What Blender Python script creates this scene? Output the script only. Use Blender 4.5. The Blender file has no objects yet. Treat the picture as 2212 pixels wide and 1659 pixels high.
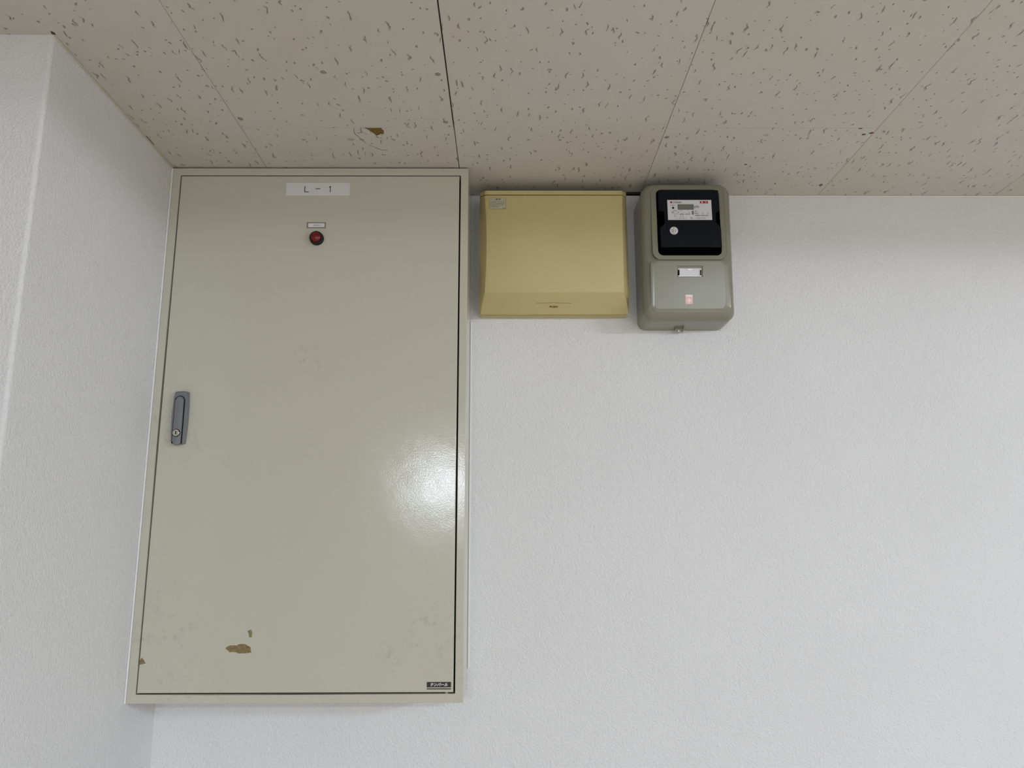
import bpy, bmesh, math, random
from mathutils import Vector, Matrix

S = bpy.context.scene
COL = S.collection
CEIL = 2.40                      # ceiling height; all z below are measured from the ceiling
rnd = random.Random(7)

# ------------------------------------------------------------------ camera
cam_d = bpy.data.cameras.new('camera')
cam = bpy.data.objects.new('camera', cam_d)
COL.objects.link(cam)
FPX = 1694.2
PITCH, YAW, ROLL = 0.19842, -0.00645, -0.00219
cp, sp, cy, sy, cr, sr = (math.cos(PITCH), math.sin(PITCH), math.cos(YAW), math.sin(YAW),
                          math.cos(ROLL), math.sin(ROLL))
fwd = Vector((-sy * cp, cy * cp, sp))
right0 = Vector((cy, sy, 0))
up0 = right0.cross(fwd)
rightv = right0 * cr + up0 * sr
upv = -right0 * sr + up0 * cr
cam.matrix_world = Matrix(((rightv.x, upv.x, -fwd.x, 0.79105),
                           (rightv.y, upv.y, -fwd.y, -1.87441),
                           (rightv.z, upv.z, -fwd.z, -0.86896 + CEIL),
                           (0, 0, 0, 1)))
cam_d.sensor_fit = 'HORIZONTAL'
cam_d.sensor_width = 36.0
cam_d.lens = FPX / 2212 * 36.0
cam_d.clip_start = 0.02
S.camera = cam

# ------------------------------------------------------------------ colour management, world
S.view_settings.view_transform = 'Standard'
S.view_settings.look = 'None'
S.view_settings.exposure = 0.0
S.view_settings.gamma = 1.0
S.view_settings.use_curve_mapping = False
wd = bpy.data.worlds.new('world')
S.world = wd
wd.use_nodes = True
wd.node_tree.nodes['Background'].inputs[0].default_value = (0.9, 0.95, 1.0, 1)
wd.node_tree.nodes['Background'].inputs[1].default_value = 0.05

# ------------------------------------------------------------------ ceiling fluorescent lamps and added light panels
def lamp(x, y, z, aim, power, sx=1.2, sy=0.10, col=(0.875, 0.965, 1.09)):
    ld = bpy.data.lights.new('area_lamp', 'AREA')
    ld.shape = 'RECTANGLE'
    ld.size, ld.size_y = sx, sy
    ld.energy = power
    ld.color = col
    o = bpy.data.objects.new('area_lamp', ld)
    COL.objects.link(o)
    o.location = (x, y, z + CEIL)
    o.rotation_euler = Vector(aim).to_track_quat('-Z', 'Y').to_euler()
    return o
LAMPS = [
    # x, y, z, aim, power, length, width
    (0.02, -8.1, -0.19, (0, 1, 0), 31, 0.56, 0.34),  # unseen upright bright panel, mirrored as the glint on the cabinet door
    (3.3, -3.5, -0.010, (-0.15, 0.75, -0.65), 6, 1.2, 0.06),
    (5.3, -3.5, -0.010, (-0.62, 0.50, -0.6), 86, 1.2, 0.06),
    (1.4, -7.4, -0.010, (0, 0.8, -0.6), 5, 1.2, 0.06),
    (4.8, -7.4, -0.010, (-0.2, 0.8, -0.6), 34, 1.2, 0.06),
    (2.8, -5.0, -0.010, (0, 0, -1), 104, 1.2, 0.10),  # added downlight, for bounce off the floor
    (1.4, -5.2, -0.010, (0, 0, -1), 44, 1.2, 0.10),  # second downlight added to lift the floor bounce
    (3.2, -8.3, -0.62, (0, 1, 0), 24, 1.8, 0.50),       # unseen bluish panel added for glints on the meter box
]
for a in LAMPS:
    lamp(*a)

# ------------------------------------------------------------------ materials
def mat(name, col, rough=0.5, spec=0.5, metal=0.0, coat=0.0):
    m = bpy.data.materials.new(name)
    m.use_nodes = True
    b = m.node_tree.nodes['Principled BSDF']
    b.inputs['Base Color'].default_value = (*col, 1)
    b.inputs['Roughness'].default_value = rough
    b.inputs['Specular IOR Level'].default_value = spec
    b.inputs['Metallic'].default_value = metal
    b.inputs['Coat Weight'].default_value = coat
    return m

def N(m, typ, **kw):
    n = m.node_tree.nodes.new(typ)
    for k, v in kw.items():
        setattr(n, k, v)
    return n

def L(m, a, b):
    m.node_tree.links.new(a, b)

def math_node(m, op, a, b=None, c=None, clamp=False):
    n = N(m, 'ShaderNodeMath', operation=op, use_clamp=clamp)
    for i, v in enumerate((a, b, c)):
        if v is None:
            continue
        if isinstance(v, (int, float)):
            n.inputs[i].default_value = v
        else:
            L(m, v, n.inputs[i])
    return n.outputs[0]

def ramp01(m, v, lo, hi):
    n = N(m, 'ShaderNodeMapRange', clamp=True)
    n.interpolation_type = 'SMOOTHSTEP'
    L(m, v, n.inputs['Value'])
    n.inputs['From Min'].default_value = lo
    n.inputs['From Max'].default_value = hi
    return n.outputs['Result']

def mixcol(m, fac, a, b):
    n = N(m, 'ShaderNodeMix', data_type='RGBA')
    L(m, fac, n.inputs[0]) if not isinstance(fac, float) else setattr(n.inputs[0], 'default_value', fac)
    for sock, v in ((n.inputs[6], a), (n.inputs[7], b)):
        if isinstance(v, tuple):
            sock.default_value = (*v, 1)
        else:
            L(m, v, sock)
    return n.outputs[2]

def coords(m, scale=(1, 1, 1)):
    g = N(m, 'ShaderNodeNewGeometry')
    mp = N(m, 'ShaderNodeMapping')
    mp.inputs['Scale'].default_value = scale
    L(m, g.outputs['Position'], mp.inputs['Vector'])
    return mp.outputs[0]

def noise(m, vec, scale, detail=3, rough=0.5):
    n = N(m, 'ShaderNodeTexNoise')
    n.inputs['Scale'].default_value = scale
    n.inputs['Detail'].default_value = detail
    n.inputs['Roughness'].default_value = rough
    L(m, vec, n.inputs['Vector'])
    return n.outputs['Fac'], n.outputs['Color']

def bump(m, h, dist, strength=1.0, prev=None):
    n = N(m, 'ShaderNodeBump')
    n.inputs['Distance'].default_value = dist
    n.inputs['Strength'].default_value = strength
    L(m, h, n.inputs['Height'])
    if prev is not None:
        L(m, prev, n.inputs['Normal'])
    return n.outputs[0]

def bsdf(m):
    return m.node_tree.nodes['Principled BSDF']

# embossed vinyl wallpaper
def wallpaper(name, col):
    m = mat(name, col, 0.55, 0.35)
    p = coords(m)
    f, _ = noise(m, p, 230, 2.5, 0.55)
    f2, _ = noise(m, p, 85, 1.0, 0.5)
    h = math_node(m, 'MULTIPLY_ADD', f2, 0.5, f)
    L(m, bump(m, h, 0.0030, 0.80), bsdf(m).inputs['Normal'])
    g, _ = noise(m, p, 3.0, 3, 0.6)
    c = mixcol(m, ramp01(m, g, 0.35, 0.7), col, tuple(v * 0.975 for v in col))
    L(m, c, bsdf(m).inputs['Base Color'])
    return m
M_WALL = wallpaper('wallpaper', (0.785, 0.785, 0.80))

# rock-wool / gypsum ceiling board with worm-track fissures and pin holes
def ceiling_board():
    base = (0.645, 0.64, 0.622)
    m = mat('fissured_ceiling_board', base, 0.75, 0.2)
    p0 = coords(m)
    sxyz = N(m, 'ShaderNodeSeparateXYZ'); L(m, p0, sxyz.inputs[0])
    bi = math_node(m, 'FLOOR', math_node(m, 'DIVIDE', math_node(m, 'SUBTRACT', sxyz.outputs[0], 0.2225), 0.4552))
    cxyz = N(m, 'ShaderNodeCombineXYZ')
    L(m, math_node(m, 'MULTIPLY', bi, 0.731), cxyz.inputs[0]); L(m, math_node(m, 'MULTIPLY', bi, 1.377), cxyz.inputs[1])
    pv = N(m, 'ShaderNodeVectorMath', operation='ADD'); L(m, p0, pv.inputs[0]); L(m, cxyz.outputs[0], pv.inputs[1])
    p = pv.outputs[0]
    _, wc = noise(m, p, 62, 1.2, 0.6)
    off = N(m, 'ShaderNodeVectorMath', operation='SUBTRACT')
    L(m, wc, off.inputs[0]); off.inputs[1].default_value = (0.5, 0.5, 0.5)
    sc = N(m, 'ShaderNodeVectorMath', operation='MULTIPLY')
    L(m, off.outputs[0], sc.inputs[0]); sc.inputs[1].default_value = (0.016, 0.008, 0)
    wp = N(m, 'ShaderNodeVectorMath', operation='ADD')
    L(m, p, wp.inputs[0]); L(m, sc.outputs[0], wp.inputs[1])
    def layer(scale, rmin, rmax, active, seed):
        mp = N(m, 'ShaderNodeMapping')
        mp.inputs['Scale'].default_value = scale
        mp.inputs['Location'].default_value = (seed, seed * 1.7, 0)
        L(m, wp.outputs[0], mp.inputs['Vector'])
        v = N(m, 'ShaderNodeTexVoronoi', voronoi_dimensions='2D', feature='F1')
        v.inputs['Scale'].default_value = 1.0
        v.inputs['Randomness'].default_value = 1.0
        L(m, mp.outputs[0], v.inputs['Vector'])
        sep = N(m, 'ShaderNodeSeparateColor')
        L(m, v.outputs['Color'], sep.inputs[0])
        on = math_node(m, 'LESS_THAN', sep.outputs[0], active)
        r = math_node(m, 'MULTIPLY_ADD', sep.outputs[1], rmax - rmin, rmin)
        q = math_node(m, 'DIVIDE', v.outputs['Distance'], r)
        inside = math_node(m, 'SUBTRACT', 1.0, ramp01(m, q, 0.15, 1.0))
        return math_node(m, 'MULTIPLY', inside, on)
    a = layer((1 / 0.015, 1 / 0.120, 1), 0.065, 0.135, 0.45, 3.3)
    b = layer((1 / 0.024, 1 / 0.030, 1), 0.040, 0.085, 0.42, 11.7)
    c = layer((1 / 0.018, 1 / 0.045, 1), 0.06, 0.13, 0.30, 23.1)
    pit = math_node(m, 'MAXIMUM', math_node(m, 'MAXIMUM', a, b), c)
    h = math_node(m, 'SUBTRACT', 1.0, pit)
    fn, _ = noise(m, p, 400, 2, 0.5)
    nrm = bump(m, fn, 0.0004, 0.4)
    nrm = bump(m, h, 0.0032, 1.0, nrm)
    L(m, nrm, bsdf(m).inputs['Normal'])
    g, _ = noise(m, p, 2.2, 4, 0.6)
    col = mixcol(m, ramp01(m, g, 0.3, 0.75), base, (0.63, 0.60, 0.555))
    col = mixcol(m, math_node(m, 'MULTIPLY', pit, 0.55), col, (0.33, 0.30, 0.27))   # raw core in the fissures, plus pit shade put into the colour
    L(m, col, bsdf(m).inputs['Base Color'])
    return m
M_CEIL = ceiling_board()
M_VOID = mat('dark_void', (0.11, 0.095, 0.07), 0.9, 0.1)
M_CRACK = mat('crack_line', (0.16, 0.15, 0.13), 0.9, 0.1)
M_STAIN = mat('faint_smudge', (0.46, 0.445, 0.42), 0.9, 0.1)
M_RUST = mat('rust_speck', (0.22, 0.08, 0.05), 0.9, 0.1)
M_SCREW = mat('painted_screw', (0.42, 0.40, 0.36), 0.5, 0.4)
M_FLOOR = mat('floor_vinyl', (0.58, 0.48, 0.345), 0.5, 0.3)
M_CAULK = mat('white_caulk', (0.84, 0.84, 0.83), 0.45, 0.4)
M_EDGE = mat('beige_edge_bead', (0.66, 0.61, 0.50), 0.5, 0.3)

# enamelled cabinet steel with scuffs
def enamel():
    base = (0.548, 0.53, 0.442)
    m = mat('beige_enamel', base, 0.135, 0.45)
    p = coords(m)
    f, _ = noise(m, p, 420, 1, 0.5)
    g, _ = noise(m, p, 5.0, 3, 0.5)
    n1 = bump(m, f, 0.0005, 0.16)
    n2 = bump(m, g, 0.012, 0.10, n1)
    L(m, n2, bsdf(m).inputs['Normal'])
    gr, _ = noise(m, p, 60, 4, 0.7)
    sm, _ = noise(m, p, 9, 3, 0.6)
    def blob(c, r):
        d = N(m, 'ShaderNodeVectorMath', operation='DISTANCE')
        L(m, p, d.inputs[0]); d.inputs[1].default_value = (c[0], -0.156, c[1] + CEIL)
        return math_node(m, 'SUBTRACT', 1.0, ramp01(m, d.outputs['Value'], r * 0.25, r))
    tot = None
    for c, r in (((0.065, -1.05), 0.14), ((0.06, -0.62), 0.10), ((0.03, -0.60), 0.06), ((0.35, -0.47), 0.06), ((0.645, -1.05), 0.10),
                 ((0.68, -1.13), 0.07), ((0.13, -1.185), 0.12), ((0.54, -1.11), 0.05), ((0.25, -0.80), 0.03)):
        bl = blob(c, r)
        tot = bl if tot is None else math_node(m, 'MAXIMUM', tot, bl)
    k = math_node(m, 'MULTIPLY', tot, ramp01(m, gr, 0.50, 0.75))
    k = math_node(m, 'MULTIPLY', k, 0.42)
    c1 = mixcol(m, k, base, (0.30, 0.28, 0.23))
    L(m, c1, bsdf(m).inputs['Base Color'])
    return m
M_ENAMEL = enamel()
def plastic(name, col, rough, spec=0.45, grain=0.0):
    m = mat(name, col, rough, spec)
    p = coords(m)
    f, _ = noise(m, p, 7, 3, 0.6)
    c = mixcol(m, ramp01(m, f, 0.3, 0.75), col, tuple(v * 0.95 for v in col))
    L(m, c, bsdf(m).inputs['Base Color'])
    f2, _ = noise(m, p, 600, 1, 0.5)
    L(m, bump(m, f2, 0.0004, 0.05 + grain), bsdf(m).inputs['Normal'])
    return m
def worn(name, col):
    m = mat(name, col, 0.8, 0.2)
    p = coords(m)
    f, _ = noise(m, p, 160, 3, 0.6)
    L(m, mixcol(m, ramp01(m, f, 0.35, 0.68), tuple(v * 0.78 for v in col), tuple(min(1, v * 1.25) for v in col)), bsdf(m).inputs['Base Color'])
    return m
M_CHIP = worn('bared_primer', (0.24, 0.175, 0.085))
M_CHIP2 = worn('bared_primer_light', (0.24, 0.21, 0.105))
M_CORE = worn('torn_board_core', (0.20, 0.125, 0.035))
M_YEL = plastic('yellowed_plastic', (0.60, 0.505, 0.245), 0.45)
M_YLINE = mat('yellow_line_shade', (0.30, 0.235, 0.09), 0.6, 0.2)  # shade of the embossed line put in as a darker yellow
M_YGAP = mat('yellow_plastic_seam', (0.05, 0.035, 0.01), 0.7, 0.2)
M_CASE = plastic('grey_green_plastic', (0.252, 0.247, 0.188), 0.18, 0.5)
M_GROOVE = mat('case_groove', (0.13, 0.125, 0.10), 0.6, 0.2)
M_BLACK = plastic('black_plastic', (0.0050, 0.0062, 0.0105), 0.40, 0.16)
M_DEEP = mat('black_interior', (0.006, 0.006, 0.006), 0.9, 0.1)
M_WHITE = mat('white_card', (0.74, 0.74, 0.77), 0.35, 0.4)
M_LABEL = mat('white_tape', (0.68, 0.68, 0.70), 0.45, 0.4)
M_INK = mat('black_ink', (0.02, 0.02, 0.022), 0.6, 0.2)
M_GINK = mat('grey_ink', (0.22, 0.22, 0.24), 0.6, 0.2)
M_REDINK = mat('red_ink', (0.42, 0.035, 0.03), 0.5, 0.3)
M_LCD = mat('lcd_glass', (0.19, 0.20, 0.185), 0.25, 0.4)
M_GREY = mat('silver_grey_paint', (0.20, 0.205, 0.22), 0.30, 0.5, 0.35)
M_STEEL = mat('nickel', (0.52, 0.50, 0.45), 0.25, 0.5, 0.8)
M_RED = mat('red_lens', (0.16, 0.003, 0.003), 0.22, 0.5)
M_CREAM = mat('aged_sticker', (0.52, 0.50, 0.37), 0.5, 0.3)
M_BRIM = mat('sticker_rim', (0.34, 0.29, 0.15), 0.5, 0.3)
M_PLATE = mat('brown_maker_plate', (0.038, 0.030, 0.027), 0.45, 0.3)
M_CLEAR = mat('clear_plastic_glint', (0.86, 0.87, 0.89), 0.12, 0.6)  # white base stands in for glints on the clear plastic
M_PINK = mat('bright_pink_sticker', (0.90, 0.55, 0.51), 0.35, 0.4)  # reflective brightness put into the pink base colour
M_PALE = mat('sticker_white', (0.92, 0.86, 0.84), 0.35, 0.4)
M_OLIVE = mat('olive_holder', (0.235, 0.215, 0.14), 0.5, 0.3)

# ------------------------------------------------------------------ mesh helpers
class MB:
    """Collects shapes (z measured from the ceiling) and links them as ONE mesh object."""
    def __init__(self, *mats):
        self.bm = bmesh.new()
        self.mats = list(mats)

    def take(self, t, mi, smooth=False, fix=True):
        if fix:
            bmesh.ops.recalc_face_normals(t, faces=t.faces)
        for f in t.faces:
            f.material_index = mi
            f.smooth = smooth
        me = bpy.data.meshes.new('tmp')
        t.to_mesh(me); t.free()
        self.bm.from_mesh(me)
        bpy.data.meshes.remove(me)

    def box(self, x0, x1, y0, y1, z0, z1, mi=0, bevel=0.0, seg=2):
        t = bmesh.new()
        bmesh.ops.create_cube(t, size=1)
        for v in t.verts:
            v.co = Vector((x0 + (v.co.x + .5) * (x1 - x0), y0 + (v.co.y + .5) * (y1 - y0), z0 + (v.co.z + .5) * (z1 - z0)))
        if bevel:
            bmesh.ops.bevel(t, geom=t.edges[:], offset=bevel, segments=seg, affect='EDGES', profile=0.5)
        self.take(t, mi, smooth=False)

    def prism(self, pts, yb, yf, mi=0, bevel=0.0, seg=3, smooth=False, axes=None):
        """outline in the XZ plane from y = yb (back) to y = yf (front, nearer the camera); the front rim may be rounded"""
        t = bmesh.new()
        back = [t.verts.new((x, yb, z)) for x, z in pts]
        front = [t.verts.new((x, yf, z)) for x, z in pts]
        n = len(pts)
        t.faces.new(back); t.faces.new(front)
        for i in range(n):
            t.faces.new((back[i], back[(i + 1) % n], front[(i + 1) % n], front[i]))
        t.verts.ensure_lookup_table()
        if bevel:
            ed = [e for e in t.edges if abs(e.verts[0].co.y - yf) < 1e-7 and abs(e.verts[1].co.y - yf) < 1e-7]
            bmesh.ops.bevel(t, geom=ed, offset=bevel, segments=seg, affect='EDGES', profile=0.5, clamp_overlap=True)
        if axes:
            for v in t.verts:
                v.co = axes(v.co)
        self.take(t, mi, smooth)

    def ring(self, outer, inner, yb, yf, mi=0, bevel=0.0):
        t = bmesh.new()
        n = len(outer)
        q = [[t.verts.new((x, y, z)) for x, z in l] for l in (outer, inner) for y in (yb, yf)]
        ob, of, ib, iff = q
        for i in range(n):
            j = (i + 1) % n
            t.faces.new((ob[i], ob[j], of[j], of[i]))
            t.faces.new((ib[i], ib[j], iff[j], iff[i]))
            t.faces.new((of[i], of[j], iff[j], iff[i]))
            t.faces.new((ob[i], ob[j], ib[j], ib[i]))
        if bevel:
            ed = [e for e in t.edges if all(abs(v.co.y - yf) < 1e-7 for v in e.verts)
                  and not (e.verts[0] in of and e.verts[1] in iff) and not (e.verts[1] in of and e.verts[0] in iff)]
            bmesh.ops.bevel(t, geom=ed, offset=bevel, segments=2, affect='EDGES', profile=0.5)
        self.take(t, mi)

    def loft(self, rows, mi=0, smooth=False, cap=True):
        t = bmesh.new()
        vr = [[t.verts.new(p) for p in r] for r in rows]
        n = len(rows[0])
        for a, b in zip(vr, vr[1:]):
            for i in range(n):
                j = (i + 1) % n
                t.faces.new((a[i], a[j], b[j], b[i]))
        if cap:
            t.faces.new(vr[0]); t.faces.new(vr[-1])
        self.take(t, mi, smooth)

    def lathe(self, cx, cz, prof, mi=0, n=40, smooth=True):
        """profile of (radius, y) turned about the y axis through (cx, cz)"""
        rows = []
        for r, y in prof:
            rows.append([(cx + r * math.cos(2 * math.pi * i / n), y, cz + r * math.sin(2 * math.pi * i / n)) for i in range(n)])
        self.loft(rows, mi, smooth)

    def flat(self, pts, y, mi=0, th=0.0002):
        self.prism(pts, y, y - th, mi)

    def rect(self, x0, x1, z0, z1, y, mi=0, th=0.0002):
        self.flat([(x0, z0), (x1, z0), (x1, z1), (x0, z1)], y, mi, th)

    def text(self, s, x0, x1, z0, z1, y, mi=0, shear=0.0, weight=0.0, axes=None, th=0.0002):
        """lettering fitted into the box x0..x1, z0..z1"""
        cu = bpy.data.curves.new('tmp', 'FONT')
        cu.body = s
        cu.shear = shear
        cu.offset = weight
        cu.resolution_u = 3
        o = bpy.data.objects.new('tmp', cu)
        COL.objects.link(o)
        dg = bpy.context.evaluated_depsgraph_get()
        me = bpy.data.meshes.new_from_object(o.evaluated_get(dg))
        bpy.data.objects.remove(o)
        bpy.data.curves.remove(cu)
        t = bmesh.new()
        t.from_mesh(me)
        bpy.data.meshes.remove(me)
        if not t.verts:
            t.free(); return
        xs = [v.co.x for v in t.verts]; ys = [v.co.y for v in t.verts]
        ax, bx, ay, by = min(xs), max(xs), min(ys), max(ys)
        for v in t.verts:
            u = x0 + (v.co.x - ax) / max(bx - ax, 1e-9) * (x1 - x0)
            w = z0 + (v.co.y - ay) / max(by - ay, 1e-9) * (z1 - z0)
            v.co = Vector((u, y - th, w))
            if axes:
                v.co = axes(v.co)
        for f in t.faces:
            f.normal_update()
            if (f.normal.y > 0):
                f.normal_flip()
        self.take(t, mi, fix=False)

    def marks(self, x0, x1, z0, z1, n, y, mi=0, seed=0, fill=0.8):
        """a row of unreadably small print"""
        r = random.Random(seed)
        w = (x1 - x0) / n
        h = z1 - z0
        for i in range(n):
            a = x0 + i * w
            if r.random() > fill:
                continue
            for k in range(3):
                zz = z0 + h * (0.08 + 0.36 * k + 0.08 * r.random())
                self.rect(a + w * 0.12, a + w * (0.6 + 0.3 * r.random()), zz, zz + h * 0.13, y, mi)
            xx = a + w * (0.25 + 0.4 * r.random())
            self.rect(xx, xx + w * 0.16, z0, z1, y - 0.00005, mi)

    def build(self, name, parent=None, base=(0, 0, 0)):
        """base: the point (z from the ceiling) where the thing's own origin lies"""
        b = Vector(base)
        for v in self.bm.verts:
            v.co -= b
        me = bpy.data.meshes.new(name)
        self.bm.to_mesh(me)
        self.bm.free()
        for m in self.mats:
            me.materials.append(m)
        if any(p_.use_smooth for p_ in me.polygons):
            me.set_sharp_from_angle(angle=math.radians(30))
        o = bpy.data.objects.new(name, me)
        COL.objects.link(o)
        if parent is not None:
            o.parent = parent
        else:
            o.location = b + Vector((0, 0, CEIL))
        return o

    def shear_y(self, fn):
        for v in self.bm.verts:
            v.co.y = fn(v.co.y, v.co.z)

def thing(name, base, label, category):
    o = bpy.data.objects.new(name, None)
    COL.objects.link(o)
    o.empty_display_size = 0.05
    o.location = Vector(base) + Vector((0, 0, CEIL))
    o['label'] = label
    o['category'] = category
    return o

def structure(o, label=None):
    o['kind'] = 'structure'
    if label:
        o['label'] = label
    return o

def rr(x0, x1, z0, z1, r, n=7):
    """rounded rectangle outline; r is one radius or four (bl, br, tr, tl)"""
    if not isinstance(r, tuple):
        r = (r,) * 4
    out = []
    for (cx, cz, a0), q in zip(((x0, z0, 180), (x1, z0, 270), (x1, z1, 0), (x0, z1, 90)), r):
        ox = cx + (q if cx == x0 else -q)
        oz = cz + (q if cz == z0 else -q)
        for i in range(n + 1):
            a = math.radians(a0 + 90 * i / n)
            out.append((ox + q * math.cos(a), oz + q * math.sin(a)))
    return out

# ------------------------------------------------------------------ the room
XR, YF, XL = 6.0, -8.4, -2.6
PD = -0.648                       # the left wall returns here and runs on to the left
m = MB(M_WALL); m.box(0.0, XR, 0.0, 0.12, -CEIL, 0.0)
structure(m.build('wall_back'))
m = MB(M_WALL)
t = bmesh.new()
R = 0.007                         # papered outer corner, slightly rounded
out = [(0.0, 0.0)] + [(-R + R * math.cos(a), PD + R - R * math.sin(a)) for a in [math.radians(90 * i / 6) for i in range(7)]] + [(XL, PD), (XL, 0.0)]
lo = [t.verts.new((x, y, -CEIL)) for x, y in out]
hi = [t.verts.new((x, y, 0.0)) for x, y in out]
for i in range(len(out)):
    j = (i + 1) % len(out)
    t.faces.new((lo[i], lo[j], hi[j], hi[i]))
t.faces.new(lo); t.faces.new(hi)
m.take(t, 0)
structure(m.build('wall_left'))
m = MB(M_WALL); m.box(XR, XR + 0.12, YF, 0.12, -CEIL, 0.0)
structure(m.build('wall_right'))
m = MB(M_WALL); m.box(XL - 0.12, XR + 0.12, YF - 0.12, YF, -CEIL, 0.0)
structure(m.build('wall_front'))
m = MB(M_WALL); m.box(XL - 0.12, XL, YF, 0.0, -CEIL, 0.0)
structure(m.build('wall_far_left'))
m = MB(M_FLOOR); m.box(XL - 0.12, XR + 0.12, YF - 0.12, 0.12, -CEIL - 0.1, -CEIL)
structure(m.build('floor'))

# ceiling: boards 455 mm wide with hairline joints, a dark backing above the joints
SX = [0.2225 + 0.4552 * i for i in range(-7, 13)]
SY = -0.336
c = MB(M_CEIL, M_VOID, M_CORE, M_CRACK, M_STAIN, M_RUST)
c.box(XL - 0.12, XR + 0.12, YF - 0.12, 0.12, 0.0125, 0.05, 1)
gaps = {SX.index(s): 0.0008 for s in SX}
gaps[10] = 0.0005
gaps[8] = 0.0026                  # the open joint above the cabinet
def board(x0, x1, y0, y1):
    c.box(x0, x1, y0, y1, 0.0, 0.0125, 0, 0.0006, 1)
for i in range(len(SX) - 1):
    x0, x1 = max(SX[i], XL - 0.1) + gaps[i] / 2, min(SX[i + 1], XR + 0.1) - gaps[i + 1] / 2
    if x1 <= x0:
        continue
    first = SY if i % 2 == 1 else SY - 0.455
    if i in (7, 9):
        first = SY
    if i in (6, 8):
        first = -0.80
    if i == 8:                    # a strip of board is missing at the wall between the two boxes
        board(x0, x1, first + 0.0004, -0.022)
        board(x0, 1.094, -0.0221, 0.0)
        c.box(1.0945, x1, -0.0215, 0.0, 0.0030, 0.0124, 1)
    else:                         # the wide joint closes to a hairline beyond the cross joint
        board(x0, x1 + (0.0010 if i == 7 else 0.0), first + 0.0004, 0.0)
    y = first
    while y > YF:
        y2 = max(y - 0.91, YF - 0.1)
        board(x0, x1, y2 + 0.0004, y - 0.0004)
        y = y2
def patch(pts, mi, z=-0.00015):
    t = bmesh.new()
    a = [t.verts.new((x, y, z)) for x, y in pts]
    b = [t.verts.new((x, y, 0.0003)) for x, y in pts]
    n = len(pts)
    t.faces.new(a); t.faces.new(b)
    for k in range(n):
        t.faces.new((a[k], a[(k + 1) % n], b[(k + 1) % n], b[k]))
    c.take(t, mi)
def streak(pts, w, mi):
    for k, ((ax, ay), (bx, by)) in enumerate(zip(pts, pts[1:])):
        d = Vector((bx - ax, by - ay)); d.normalize()
        n = Vector((-d.y, d.x)) * w / 2
        wa, wb = 0.6 + 0.6 * rnd.random(), 0.6 + 0.6 * rnd.random()
        patch([(ax - n.x * wa, ay - n.y * wa), (bx - n.x * wb, by - n.y * wb), (bx + n.x * wb, by + n.y * wb), (ax + n.x * wa, ay + n.y * wa)], mi)
patch([(0.4859, -0.3350), (0.5227, -0.3350), (0.5234, -0.3275), (0.5263, -0.3246), (0.5235, -0.3085), (0.5172, -0.3104),
       (0.5133, -0.306), (0.506, -0.3022), (0.5043, -0.3097), (0.4988, -0.3184), (0.494, -0.327)], 2, -0.0003)
streak([(0.464, -0.335), (0.4609, -0.3171), (0.4623, -0.3059), (0.4658, -0.3009), (0.473, -0.2805), (0.4783, -0.2701)], 0.0016, 3)
streak([(0.4825, -0.2609), (0.4947, -0.2517), (0.5031, -0.2423), (0.5123, -0.2376), (0.521, -0.2390)], 0.0015, 3)
streak([(0.4678, -0.3115), (0.4731, -0.3159), (0.4823, -0.3147), (0.4899, -0.3072)], 0.0009, 3)
streak([(0.5037, -0.2984), (0.5084, -0.2953), (0.5139, -0.294), (0.5169, -0.2883)], 0.0010, 3)
def spot(x, y, rx, ry, mi, seed):
    r = random.Random(seed)
    patch([(x + rx * (0.7 + 0.5 * r.random()) * math.cos(a), y + ry * (0.7 + 0.5 * r.random()) * math.sin(a))
           for a in [2 * math.pi * k / 9 for k in range(9)]], mi)
spot(1.5513, -0.3349, 0.0055, 0.0022, 5, 1)
spot(1.5831, -0.3155, 0.0045, 0.0040, 5, 2)
spot(1.5696, -0.3095, 0.0050, 0.0040, 3, 3)
spot(1.3573, -0.3061, 0.0060, 0.0040, 4, 4)
spot(1.3530, -0.1711, 0.0035, 0.0030, 3, 5)
spot(1.5724, -0.0628, 0.0050, 0.0060, 3, 6)
spot(0.447, -0.285, 0.010, 0.006, 4, 7)
spot(0.472, -0.285, 0.007, 0.005, 4, 8)
spot(0.002, -0.653, 0.004, 0.006, 1, 9)
streak([(0.0050, -0.300), (0.0054, -0.285), (0.0052, -0.262)], 0.0026, 3)
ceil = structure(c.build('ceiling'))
for x, y in ((0.4447, -0.5378), (0.234, -0.3705), (0.6603, -0.5317), (0.6622, -0.3585), (1.1421, -0.2966)):
    s = MB(M_SCREW, M_INK, M_CRACK)
    t = bmesh.new()
    bmesh.ops.create_cone(t, cap_ends=True, segments=20, radius1=0.0034, radius2=0.0038, depth=0.0012)
    for v in t.verts:
        v.co += Vector((x, y, -0.0005))
    s.take(t, 0)
    t = bmesh.new()
    bmesh.ops.create_cone(t, cap_ends=True, segments=20, radius1=0.0050, radius2=0.0050, depth=0.0003)
    for v in t.verts:
        v.co += Vector((x, y, -0.0001))
    s.take(t, 2)
    for a, b in ((0.0018, 0.0004), (0.0004, 0.0018)):
        s.box(x - a, x + a, y - b, y + b, -0.0012, -0.0009, 1)
    o = s.build('screw', ceil)
# unseen strips added behind the camera to shade the top of the walls
m = MB(M_WALL); m.box(XL, XR, -2.56, -2.50, -0.058, 0.0)
structure(m.build('shade_strip_1'))
m = MB(M_WALL); m.box(XL, XR, -6.36, -6.30, -0.060, 0.0)
structure(m.build('shade_strip_2'))
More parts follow.
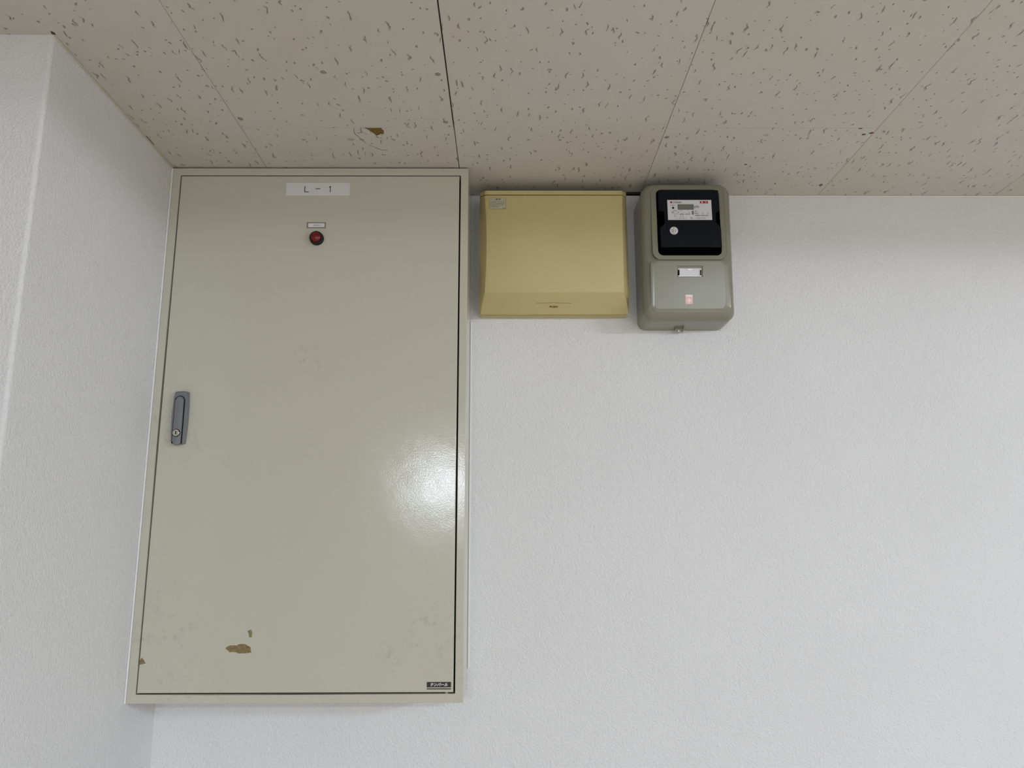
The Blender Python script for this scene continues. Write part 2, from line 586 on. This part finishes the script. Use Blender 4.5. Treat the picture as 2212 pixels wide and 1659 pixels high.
# paper edge beads along the ceiling and caulk lines beside the cabinet
m = MB(M_EDGE); m.box(0.0, 0.0028, -0.645, -0.158, -0.0030, -0.0003, 0, 0.0008)
structure(m.build('trim_2'))
m = MB(M_CAULK); m.box(1.335, XR - 0.001, -0.0030, 0.0, -0.0040, -0.0003, 0, 0.0008)
structure(m.build('trim_3'))
m = MB(M_CAULK); m.box(0.0002, 0.0046, -0.1562, -0.146, -1.1955, -0.003, 0, 0.0012)
structure(m.build('trim_4'))
m = MB(M_CAULK); m.box(0.7005, 0.7052, -0.0045, 0.0, -1.150, -0.335, 0, 0.0012)
structure(m.build('trim_5'))

# ------------------------------------------------------------------ distribution cabinet
X0, X1, ZT, ZB, YC = 0.0050, 0.7002, -0.0032, -1.1950, -0.1563
base = (0.35, -0.08, ZB)
cab = thing('distribution_cabinet', base, 'tall beige steel electrical cabinet marked L - 1, against the left wall', 'electrical cabinet')
m = MB(M_ENAMEL, M_DEEP)
IX0, IX1, IZT, IZB = 0.0233, 0.6826, -0.0212, -1.1770
def rect4(x0, x1, z0, z1):
    return [(x0, z0), (x1, z0), (x1, z1), (x0, z1)]
m.ring(rect4(X0, X1, ZB, ZT), rect4(IX0, IX1, IZB, IZT), -0.0005, YC, 0, 0.0012)
m.box(IX0 - 0.002, IX1 + 0.002, -0.125, -0.110, IZB - 0.002, IZT + 0.002, 1)
m.build('frame', cab, base)
DX0, DX1, DZT, DZB = 0.0258, 0.6792, -0.0236, -1.1742
m = MB(M_ENAMEL, M_CHIP, M_CHIP2)
m.box(DX0, DX1, YC - 0.0002, -0.1280, DZB, DZT, 0, 0.0014, 3)
m.flat([(0.2021, -1.0865), (0.2058, -1.0827), (0.2105, -1.0804), (0.2178, -1.0798), (0.2258, -1.0807), (0.2287, -1.0784), (0.2347, -1.0774),
        (0.2433, -1.0777), (0.2478, -1.0805), (0.2547, -1.0835), (0.2553, -1.0887), (0.2572, -1.0946), (0.2463, -1.096), (0.2299, -1.0965),
        (0.2255, -1.0939), (0.2156, -1.093), (0.2121, -1.0944), (0.2075, -1.0897)], YC, 1, 0.0004)
m.flat([(0.2462, -1.0514), (0.2525, -1.0485), (0.255, -1.05), (0.2565, -1.0541), (0.2559, -1.0641), (0.2504, -1.0641), (0.249, -1.0564)], YC, 2, 0.0004)
m.flat([(0.0262, -1.1093), (0.0305, -1.104), (0.0354, -1.1098), (0.0391, -1.1156), (0.0262, -1.1183)], YC, 1, 0.0004)
door = m.build('door', cab, base)
m = MB(M_STEEL); m.box(0.662, 0.668, -0.150, -0.126, -1.1765, -1.1747)
m.build('hinge_pin', cab, base)

# handle: domed escutcheon, dark slot, lever and round lock
m = MB(M_GREY, M_DEEP)
pts = []
for k in range(13):
    u = k / 12
    pts.append((0.0570 - 0.0026 * math.sin(math.pi * u), -0.5425 - 0.1140 * u))
pts += [(0.064, -0.6590), (0.078, -0.6590)]
for k in range(13):
    u = 1 - k / 12
    pts.append((0.0860 + 0.0022 * math.sin(math.pi * u), -0.5425 - 0.1140 * u))
pts += [(0.079, -0.5408), (0.064, -0.5408)]
m.prism(pts, YC, YC - 0.0105, 0, 0.0032, 4, smooth=True)
m.prism(rr(0.0583, 0.0812, -0.6575, -0.5512, (0.002, 0.002, 0.0114, 0.0114)), YC - 0.009, YC - 0.01065, 1)
handle = m.build('handle', cab, base)
m = MB(M_GREY)
m.prism(rr(0.0612, 0.0793, -0.6615, -0.5530, (0.0082, 0.0082, 0.0089, 0.0089)), YC - 0.0106, YC - 0.0150, 0, 0.0028, 4, smooth=True)
m.build('lever', handle, base)
m = MB(M_STEEL, M_DEEP)
m.lathe(0.0688, -0.6345, [(0.0088, YC - 0.0148), (0.0088, YC - 0.0152), (0.0, YC - 0.0152)], 1)
m.lathe(0.0688, -0.6345, [(0.0074, YC - 0.0150), (0.0074, YC - 0.0164), (0.0066, YC - 0.0170), (0.0, YC - 0.0170)], 0)
m.box(0.0678, 0.0698, YC - 0.0172, YC - 0.0168, -0.6382, -0.6308, 1)
m.build('lock', handle, base)

# marker label, lamp, name holder, maker plate
m = MB(M_LABEL, M_INK)
m.prism(rr(0.2730, 0.4223, -0.0725, -0.0407, 0.0012, 3), YC, YC - 0.0007, 0, 0.0003, 2)
yl = YC - 0.0007
w = 0.0017
m.rect(0.3160, 0.3160 + w, -0.0646, -0.0487, yl, 1); m.rect(0.3160, 0.3264, -0.0646, -0.0646 + w, yl, 1)
m.rect(0.3422, 0.3527, -0.0567, -0.0567 + w, yl, 1)
m.rect(0.3760, 0.3760 + w, -0.0646, -0.0487, yl, 1)
m.flat([(0.3728, -0.0524), (0.3738, -0.0534), (0.3768, -0.0506), (0.3768, -0.0487), (0.3762, -0.0487)], yl, 1)
m.build('marker_label', cab, base)
m = MB(M_INK)
LX, LZ = 0.3512, -0.1803
m.lathe(LX, LZ, [(0.0162, YC), (0.0162, YC - 0.003), (0.0152, YC - 0.011), (0.0142, YC - 0.0125), (0.0124, YC - 0.0125), (0.0120, YC - 0.009), (0.0, YC - 0.009)], 0)
il = m.build('indicator_lamp', cab, base)
m = MB(M_RED)
m.lathe(LX, LZ, [(0.0119, YC - 0.0092)] + [(0.0119 * math.cos(a), YC - 0.0125 - 0.0065 * math.sin(a)) for a in [math.radians(9 * k) for k in range(10)]] + [(0.0001, YC - 0.0190)], 0)
m.build('lens', il, base)
m = MB(M_OLIVE)
m.ring(rect4(0.3262, 0.3700, -0.1537, -0.1397), rect4(0.3292, 0.3676, -0.1518, -0.1419), YC, YC - 0.0018, 0, 0.0005)
nh = m.build('name_holder', cab, base)
m = MB(M_WHITE, M_GINK)
m.box(0.3288, 0.3680, YC - 0.0008, YC, -0.1522, -0.1415)
m.text('受電表示灯', 0.3412, 0.3590, -0.1488, -0.1449, YC - 0.0008, 1)
m.build('name_card', nh, base)
m = MB(M_PLATE, M_LABEL)
m.rect(0.6242, 0.6743, -1.1645, -1.1539, YC, 0, 0.0006)
m.rect(0.6242, 0.6743, -1.1685, -1.1665, YC, 0, 0.0006)
m.text('テンパール', 0.6316, 0.6676, -1.1626, -1.1556, YC - 0.0006, 1, shear=0.25, weight=0.04)
m.build('maker_plate', cab, base)

# ------------------------------------------------------------------ yellowed breaker box
base = (0.905, -0.04, -0.327)
brk = thing('breaker_box', base, 'yellowed plastic breaker box with PUSH flap beside the tall cabinet', 'breaker box')
OXL, OXR = 0.7242, 1.0862
def section(zo, zf, xl, xr, d2, d1, back):
    r = 0.0022
    return [(OXL, -back, zo), (OXL, -d1, zo), (xl - r * .5, -d2 + r * .6, zf * .97 + zo * .03), (xl + r, -d2, zf), (xr - r, -d2, zf),
            (xr + r * .5, -d2 + r * .6, zf * .97 + zo * .03), (OXR, -d1, zo), (OXR, -back, zo)]
m = MB(M_YEL, M_YGAP)
m.box(OXL + 0.0014, OXR - 0.0014, -0.0210, -0.0005, -0.3262, -0.0250, 0, 0.0012)
m.loft([section(-0.0232, -0.0272, .7384, 1.0721, .0870, .064, 0.0007), section(-0.0328, -0.0386, .7384, 1.0721, .0884, .064, 0.0007)], 0)
m.box(OXL + 0.012, OXR - 0.012, -0.070, -0.020, -0.0420, -0.0300, 1)
m.build('back_box', brk, base)
rows = [(-.0345, -.0405, .7386, 1.0719, .0884, .064), (-.0365, -.0425, .7386, 1.0719, .0888, .064), (-.075, -.080, .7408, 1.0705, .092, .064), (-.112, -.115, .7424, 1.0696, .0945, .064),
        (-.148, -.1485, .7431, 1.0689, .0958, .064), (-.190, -.190, .7431, 1.0686, .0958, .064), (-.235, -.236, .7420, 1.0684, .094, .064),
        (-.283, -.2878, .7393, 1.0682, .0905, .062), (-.287, -.2905, .7388, 1.0690, .0870, .060), (-.302, -.3020, .7345, 1.0765, .0690, .050), (-.313, -.3135, .7305, 1.0825, .0520, .041),
        (-.322, -.3235, .7278, 1.0852, .0372, .031), (-.3245, -.3255, .7276, 1.0850, .0345, .029)]
def smoothrows(rs):
    return rs
m = MB(M_YEL, M_INK, M_YLINE)
m.loft([section(zo, zf, xl, xr, d2, d1, 0.0215) for zo, zf, xl, xr, d2, d1 in rows], 0, True)
# the push tab on the sloping lower lip
def slope(co):
    """x stays; local z = distance up the slope from its lower edge; y = lift off the surface"""
    k = co.z / 0.0626
    yy = -0.0372 - (0.0870 - 0.0372) * k
    zz = -0.3235 + (0.3235 - 0.2905) * k
    nrm = Vector((0, -0.033, -0.0498)).normalized()
    return Vector((co.x, yy, zz)) + nrm * (-co.y)
def tabline(pts, wd):
    for (ax, az), (bx, bz) in zip(pts, pts[1:]):
        m.prism([(ax, az - wd / 2), (bx, bz - wd / 2), (bx, bz + wd / 2), (ax, az + wd / 2)], 0.0002, -0.0003, 2, axes=slope)
m2 = m
tabline([(0.8610, 0.0325), (0.8960, 0.0332), (0.9045, 0.0352), (0.9115, 0.0330), (0.9455, 0.0322)], 0.0007)
m.text('PUSH', 0.8945, 0.9130, 0.0175, 0.0240, 0.0, 1, weight=0.025, axes=slope)
m.build('cover', brk, base)
m = MB(M_CREAM, M_BRIM, M_INK, M_GINK)
# sticker lies on the cover near its top left corner, on the cover's slightly leaning face
def lean(co):
    k = (-0.0425 - co.z) / (0.080 - 0.0425)
    return Vector((co.x, -0.0888 - (0.092 - 0.0888) * k + co.y, co.z))
sx0, sx1, sz0, sz1 = 0.7484, 0.7886, -0.0774, -0.0474
def sbox(x0, x1, z0, z1, lift, mi):
    m.prism(rect4(x0, x1, z0, z1), 0.0005, -lift, mi, axes=lean)
sbox(sx0, sx1, sz0, sz1, 0.0004, 1)
sbox(sx0 + .001, sx1 - .001, sz0 + .001, sz1 - .001, 0.0005, 0)
sbox(sx0 + .001, sx1 - .001, sz1 - .0062, sz1 - .0053, 0.0006, 1)
m.prism([(0.7640, sz1 - .0052), (0.7680, sz1 - .0052), (0.7660, sz1 - .0014)], 0.0, -0.0007, 2, axes=lean)
m.text('注意', 0.7690, 0.7752, sz1 - .0052, sz1 - .0014, -0.0006, 2, axes=lean)
r = random.Random(3)
for row, (ln, dz) in enumerate(((12, .0112), (12, .0155), (11, .0197), (7, .0240))):
    for i in range(ln):
        x = sx0 + .0026 + i * .00292
        for k in range(3):
            zz = sz1 - dz - .0011 + k * .0010
            if r.random() < 0.85:
                sbox(x + .0002, x + .0011 + .0011 * r.random(), zz, zz + .00042, 0.00065, 2)
        xx = x + .0006 + .0009 * r.random()
        sbox(xx, xx + .0004, sz1 - dz - .0012, sz1 - dz + .0013, 0.0007, 2)
sbox(sx1 - .0078, sx1 - .0014, sz0 + .0014, sz0 + .0030, 0.00065, 3)
m.build('caution_sticker', brk, base)

# ------------------------------------------------------------------ meter box
base = (1.222, -0.06, -0.358)
mb = thing('meter_box', base, 'grey-green plastic meter box with rounded corners holding the black meter', 'meter box')
CX0, CX1, CZB, CZT, CY = 1.1140, 1.3300, -0.3575, -0.0205, -0.1195
cv = CZB + 0.0
outline = rr(CX0, CX1, CZB, CZT, (0.020, 0.020, 0.030, 0.030), 8)
inner = rr(1.1488, 1.2995, -0.2070, -0.0405, 0.0125, 8)
# case: side walls, rounded front rim, front face pierced by the meter window
m = MB(M_CASE, M_DEEP)
RF = 0.022
def leany(y, z):
    """below the window the front of the box leans back towards its lower edge"""
    if z > -0.2195:
        return y
    return y + (-0.2195 - z) * 0.135 * min(1.0, max(0.0, (-y - 0.03) / 0.085))
rows = [[(x, -0.0005, z) for x, z in outline]]
for k in range(0, 9):
    a = math.radians(90 * k / 8)
    ins = RF * (1 - math.cos(a))
    yy = CY + RF - RF * math.sin(a)
    rows.append([(x, yy, z) for x, z in rr(CX0 + ins * 0.8, CX1 - ins * 0.8, CZB + ins * 1.05, CZT - ins * 0.55,
                                          (0.020 - ins * .35, 0.020 - ins * .35, 0.030 - ins * .55, 0.030 - ins * .55), 8)])
rows.append([(x, CY, z) for x, z in inner])
rows.append([(x, CY + 0.004, z) for x, z in inner])
rows.append([(x, -0.030, z) for x, z in inner])
t = bmesh.new()
vr = [[t.verts.new(p) for p in r_] for r_ in rows]
n = len(outline)
for a_, b_ in zip(vr, vr[1:]):
    for i in range(n):
        t.faces.new((a_[i], a_[(i + 1) % n], b_[(i + 1) % n], b_[i]))
for f in t.faces:
    f.smooth = True
t.faces.new(vr[0]); fb = t.faces.new(vr[-1])
bmesh.ops.recalc_face_normals(t, faces=t.faces)
for f in t.faces:
    ys = [v.co.y for v in f.verts]
    f.material_index = 0
    if min(ys) >= -0.1160 and all(1.1480 < v.co.x < 1.3000 and -0.2075 < v.co.z < -0.0400 for v in f.verts):
        f.material_index = 1
me = bpy.data.meshes.new('tmp'); t.to_mesh(me); t.free(); m.bm.from_mesh(me); bpy.data.meshes.remove(me)
m.shear_y(leany)
m.box(1.1545, 1.1565, -0.0310, -0.0290, CZB - 0.0002, CZB + 0.0005, 1)
m.build('case', mb, base)
# raised rounded frame round the window with a fine groove outside it
m = MB(M_CASE, M_GROOVE)
fo = rr(1.1358, 1.3108, -0.2170, -0.0335, 0.0200, 8)
fi = rr(1.1488, 1.2995, -0.2070, -0.0405, 0.0125, 8)
fg = rr(1.1350, 1.3116, -0.2178, -0.0327, 0.0208, 8)
m.ring(fg, fo, CY + 0.004, CY - 0.0002, 1)
m.ring(fo, fi, CY + 0.004, CY - 0.0016, 0, 0.0006)
m.build('window_frame', mb, base)
# raised lower panel with a wide bevel left, right and below
m = MB(M_CASE, M_DEEP)
po = rr(1.1300, 1.3130, -0.3420, -0.2190, (0.016, 0.016, 0.010, 0.010), 8)
pi = rr(1.1398, 1.3025, -0.3325, -0.2222, (0.009, 0.009, 0.012, 0.012), 8)
hl = rect4(1.1920, 1.2525, -0.2590, -0.2325)
PY = CY - 0.0019
rows = [[(x, CY + 0.0030, z) for x, z in po], [(x, CY - 0.0001, z) for x, z in po]]
for k, h_ in ((0.35, 0.00085), (0.7, 0.0015), (0.88, 0.00175), (1.0, 0.0018)):
    rows.append([(p_[0] + (q_[0] - p_[0]) * k, CY - 0.0001 - h_, p_[1] + (q_[1] - p_[1]) * k) for p_, q_ in zip(po, pi)])
rows[-1] = [(x, PY, z) for x, z in pi]
m.loft(rows, 0, True, cap=False)
# flat field of the panel, with the shallow recess for the card
t = bmesh.new()
xs = [1.1920, 1.2525]; zs = [-0.2590, -0.2325]
ring_o = [t.verts.new((x, PY, z)) for x, z in pi]
hp = [t.verts.new((x, PY, z)) for x, z in hl]
n = len(ring_o)
grp = [ring_o[0:n // 4], ring_o[n // 4:n // 2], ring_o[n // 2:3 * n // 4], ring_o[3 * n // 4:]]
for q in range(4):
    g = grp[q]
    for a_, b_ in zip(g, g[1:]):
        t.faces.new((a_, b_, hp[q]))
    nx = grp[(q + 1) % 4]
    t.faces.new((g[-1], nx[0], hp[(q + 1) % 4], hp[q]))
hb = [t.verts.new((x, PY + 0.0033, z)) for x, z in hl]
for q in range(4):
    t.faces.new((hp[q], hp[(q + 1) % 4], hb[(q + 1) % 4], hb[q]))
t.faces.new(hb)
bmesh.ops.recalc_face_normals(t, faces=t.faces)
if sum(f.normal.y for f in t.faces) > 0:
    for f in t.faces:
        f.normal_flip()
m.take(t, 0, fix=False)
m.shear_y(leany)
m.build('lower_panel', mb, base)
# card holder with notched clear front
m = MB(M_CLEAR, M_DEEP)
hx0, hx1, hz0, hz1 = 1.1940, 1.2495, -0.2578, -0.2388
yb, yf = PY + 0.0030, PY - 0.0006
m.ring(rect4(hx0 + .0035, hx1 - .0035, hz0, hz1), rect4(hx0 + .0042, hx1 - .0042, hz0 + .0016, hz1 - .0016), yb, yf, 0, 0.0003)
for xx in (hx0, hx1 - .0042):
    m.box(xx, xx + .0042, yb - .001, yb, hz0 + .003, hz1 - .003, 1)
    for zz in (hz0, hz1 - .0028):
        m.box(xx + .0006, xx + .0036, yf + .0004, yb, zz, zz + .0028, 0, 0.0004)
cxm = (hx0 + hx1) / 2
m.prism([(cxm - .0075, hz1 - .0002), (cxm + .0075, hz1 - .0002), (cxm + .0035, hz1 - .0050), (cxm - .0035, hz1 - .0050)], yb, yf - 0.0003, 0, 0.0003)
m.prism([(cxm - .0045, hz0 + .0014), (cxm + .0045, hz0 + .0014), (cxm + .002, hz0 + .0042), (cxm - .002, hz0 + .0042)], yb, yf - 0.0003, 0, 0.0003)
m.shear_y(leany)
ch = m.build('card_holder', mb, base)
m = MB(M_WHITE)
m.box(hx0 + .0040, hx1 - .0040, yb - .0016, yb, hz0 + .0010, hz1 - .0010)
m.shear_y(leany)
m.build('card', ch, base)
m = MB(M_PINK, M_PALE)
ax0, ax1, az0, az1 = 1.2103, 1.2278, -0.3225, -0.3005
m.prism(rr(ax0, ax1, az0, az1, 0.0018, 4), PY, PY - 0.0004, 0)
axm = (ax0 + ax1) / 2
m.rect(ax0 + .0006, ax1 - .0006, az1 - .0046, az1 - .0008, PY - .0004, 1)
m.flat([(axm, az1 - .0068), (axm + .0062, az1 - .0162), (axm + .0011, az1 - .0150), (axm + .0011, az0 + .0010), (axm - .0011, az0 + .0010),
        (axm - .0011, az1 - .0150), (axm - .0062, az1 - .0162)], PY - .0004, 1)
m.shear_y(leany)
m.build('arrow_sticker', mb, base)
# small sealing latch under the front edge
m = MB(M_CASE)
m.box(1.2005, 1.2210, -0.030, -0.016, CZB - 0.0065, CZB + 0.001, 0, 0.0012)
m.box(1.2190, 1.2222, -0.034, -0.013, CZB - 0.0085, CZB + 0.001, 0, 0.0008)
la = m.build('seal_latch', mb, base)
m = MB(M_STEEL)
t = bmesh.new()
bmesh.ops.create_cone(t, cap_ends=True, segments=24, radius1=0.0038, radius2=0.0042, depth=0.003)
for v in t.verts:
    v.co += Vector((1.2105, -0.0225, CZB - 0.0075))
m.take(t, 0)
m.build('seal_screw', la, base)

# ------------------------------------------------------------------ electricity meter in the window
base = (1.225, -0.08, -0.190)
em = thing('electricity_meter', base, 'black electricity meter with white nameplate in the window of the grey-green box', 'electricity meter')
MX0, MX1, MZB, MZT, MY = 1.1525, 1.2975, -0.1895, -0.0455, -0.1300
m = MB(M_BLACK)
pts = [(MX0 + .002, MZB), (MX1 + .0006, MZB), (MX1 + .0006, -0.1395), (1.2935, -0.1370), (1.2860, -0.1285), (1.2860, -0.1060), (1.2895, -0.1010), (1.2960, -0.0985),
       (MX1 - .0004, -0.0960), (MX1 - .0010, MZT - .0015), (MX1 - .0025, MZT), (MX0 + .002, MZT), (MX0, MZT - .002), (MX0, -0.0985), (1.1625, -0.0990), (1.1665, -0.1030), (1.1665, -0.1320), (1.1620, -0.1365), (MX0 + .001, -0.1415)]
m.prism(pts, -0.050, MY, 0, 0.0012, 2)
m.prism(rr(1.1700, 1.2805, -0.1600, -0.0690, 0.001, 2), MY + .001, MY - 0.0010, 0, 0.0006, 2)
m.build('meter_body', em, base)
px0, px1, pz0, pz1 = 1.1730, 1.2778, -0.1222, -0.0717
m = MB(M_WHITE, M_INK, M_GINK, M_REDINK, M_BLACK)
yp = MY - 0.0010
m.rect(px0, px1, pz0, pz1, yp, 0, 0.0005)
yp -= 0.0005
fx = lambda f: px0 + f * (px1 - px0)
fz = lambda f: pz1 - f * (pz1 - pz0)
m.rect(fx(.065), fx(.110), fz(.165), fz(.07), yp, 3)
m.text('OSAKI', fx(.133), fx(.322), fz(.165), fz(.075), yp, 1, weight=0.01)
m.rect(fx(.74), fx(.925), fz(.175), fz(.055), yp, 3)
m.rect(fx(.775), fx(.805), fz(.150), fz(.080), yp - .0001, 0)
m.rect(fx(.868), fx(.885), fz(.145), fz(.085), yp - .0001, 0)
m.marks(fx(.055), fx(.19), fz(.295), fz(.245), 5, yp, 2, 1)
m.lathe(fx(.125), fz(.40), [(0.0026, yp), (0.0026, yp - .0008), (0.0, yp - .0010)], 4, 20)
m.text('kWh', fx(.61), fx(.715), fz(.405), fz(.285), yp, 1, weight=0.01)
m.marks(fx(.08), fx(.21), fz(.565), fz(.515), 6, yp, 2, 2)
m.marks(fx(.27), fx(.50), fz(.56), fz(.515), 9, yp, 2, 3, 0.45)
m.marks(fx(.08), fx(.25), fz(.655), fz(.59), 6, yp, 1, 4)
m.marks(fx(.32), fx(.50), fz(.65), fz(.60), 7, yp, 2, 5, 0.5)
m.text('1 0 0 V', fx(.10), fx(.24), fz(.735), fz(.68), yp, 2)
m.marks(fx(.27), fx(.51), fz(.745), fz(.685), 10, yp, 1, 6, 0.95)
m.marks(fx(.13), fx(.36), fz(.845), fz(.785), 8, yp, 2, 7, 0.5)
m.marks(fx(.20), fx(.42), fz(.94), fz(.885), 9, yp, 2, 8, 0.55)
m.text('NO.', fx(.505), fx(.565), fz(.955), fz(.865), yp, 1)
m.marks(fx(.61), fx(.67), fz(.60), fz(.55), 2, yp, 1, 9, 1.0)
m.marks(fx(.61), fx(.69), fz(.70), fz(.645), 3, yp, 1, 10, 1.0)
m.marks(fx(.77), fx(.93), fz(.70), fz(.645), 6, yp, 2, 11, 0.8)
m.text('大崎電気工業株式会社', fx(.60), fx(.92), fz(.815), fz(.745), yp, 1)
m.marks(fx(.62), fx(.86), fz(.94), fz(.885), 6, yp, 2, 12, 0.9)
m.prism(rr(fx(.545), fx(.590), fz(.745), fz(.545), 0.0022, 5), yp, yp - .0005, 2)
plate = m.build('nameplate', em, base)
m = MB(M_LCD, M_INK)
m.rect(fx(.232), fx(.592), fz(.485), fz(.225), yp, 1, 0.0004)
m.rect(fx(.240), fx(.584), fz(.470), fz(.245), yp - .0004, 0, 0.0003)
m.build('display', plate, base)
m = MB(M_WHITE, M_INK)
sxx, szz = 1.1858, -0.1493
ys_ = MY - 0.0010
m.lathe(sxx, szz, [(0.0096, ys_), (0.0096, ys_ - .0005), (0.0, ys_ - .0005)], 0, 32, False)
ys_ -= .0005
m.marks(sxx - .0032, sxx + .0032, szz + .0055, szz + .0074, 3, ys_, 1, 20, 1)
m.marks(sxx - .0070, sxx + .0002, szz + .0018, szz + .0038, 4, ys_, 1, 21, 1)
m.marks(sxx + .0025, sxx + .0066, szz + .0018, szz + .0036, 2, ys_, 1, 22, 1)
m.marks(sxx - .0060, sxx + .0006, szz - .0042, szz + .0008, 2, ys_, 1, 23, 1)
m.marks(sxx + .0022, sxx + .0056, szz - .0034, szz + .0006, 1, ys_, 1, 24, 1)
m.marks(sxx - .0035, sxx + .0035, szz - .0078, szz - .0060, 4, ys_, 1, 25, 1)
m.build('round_seal', em, base)
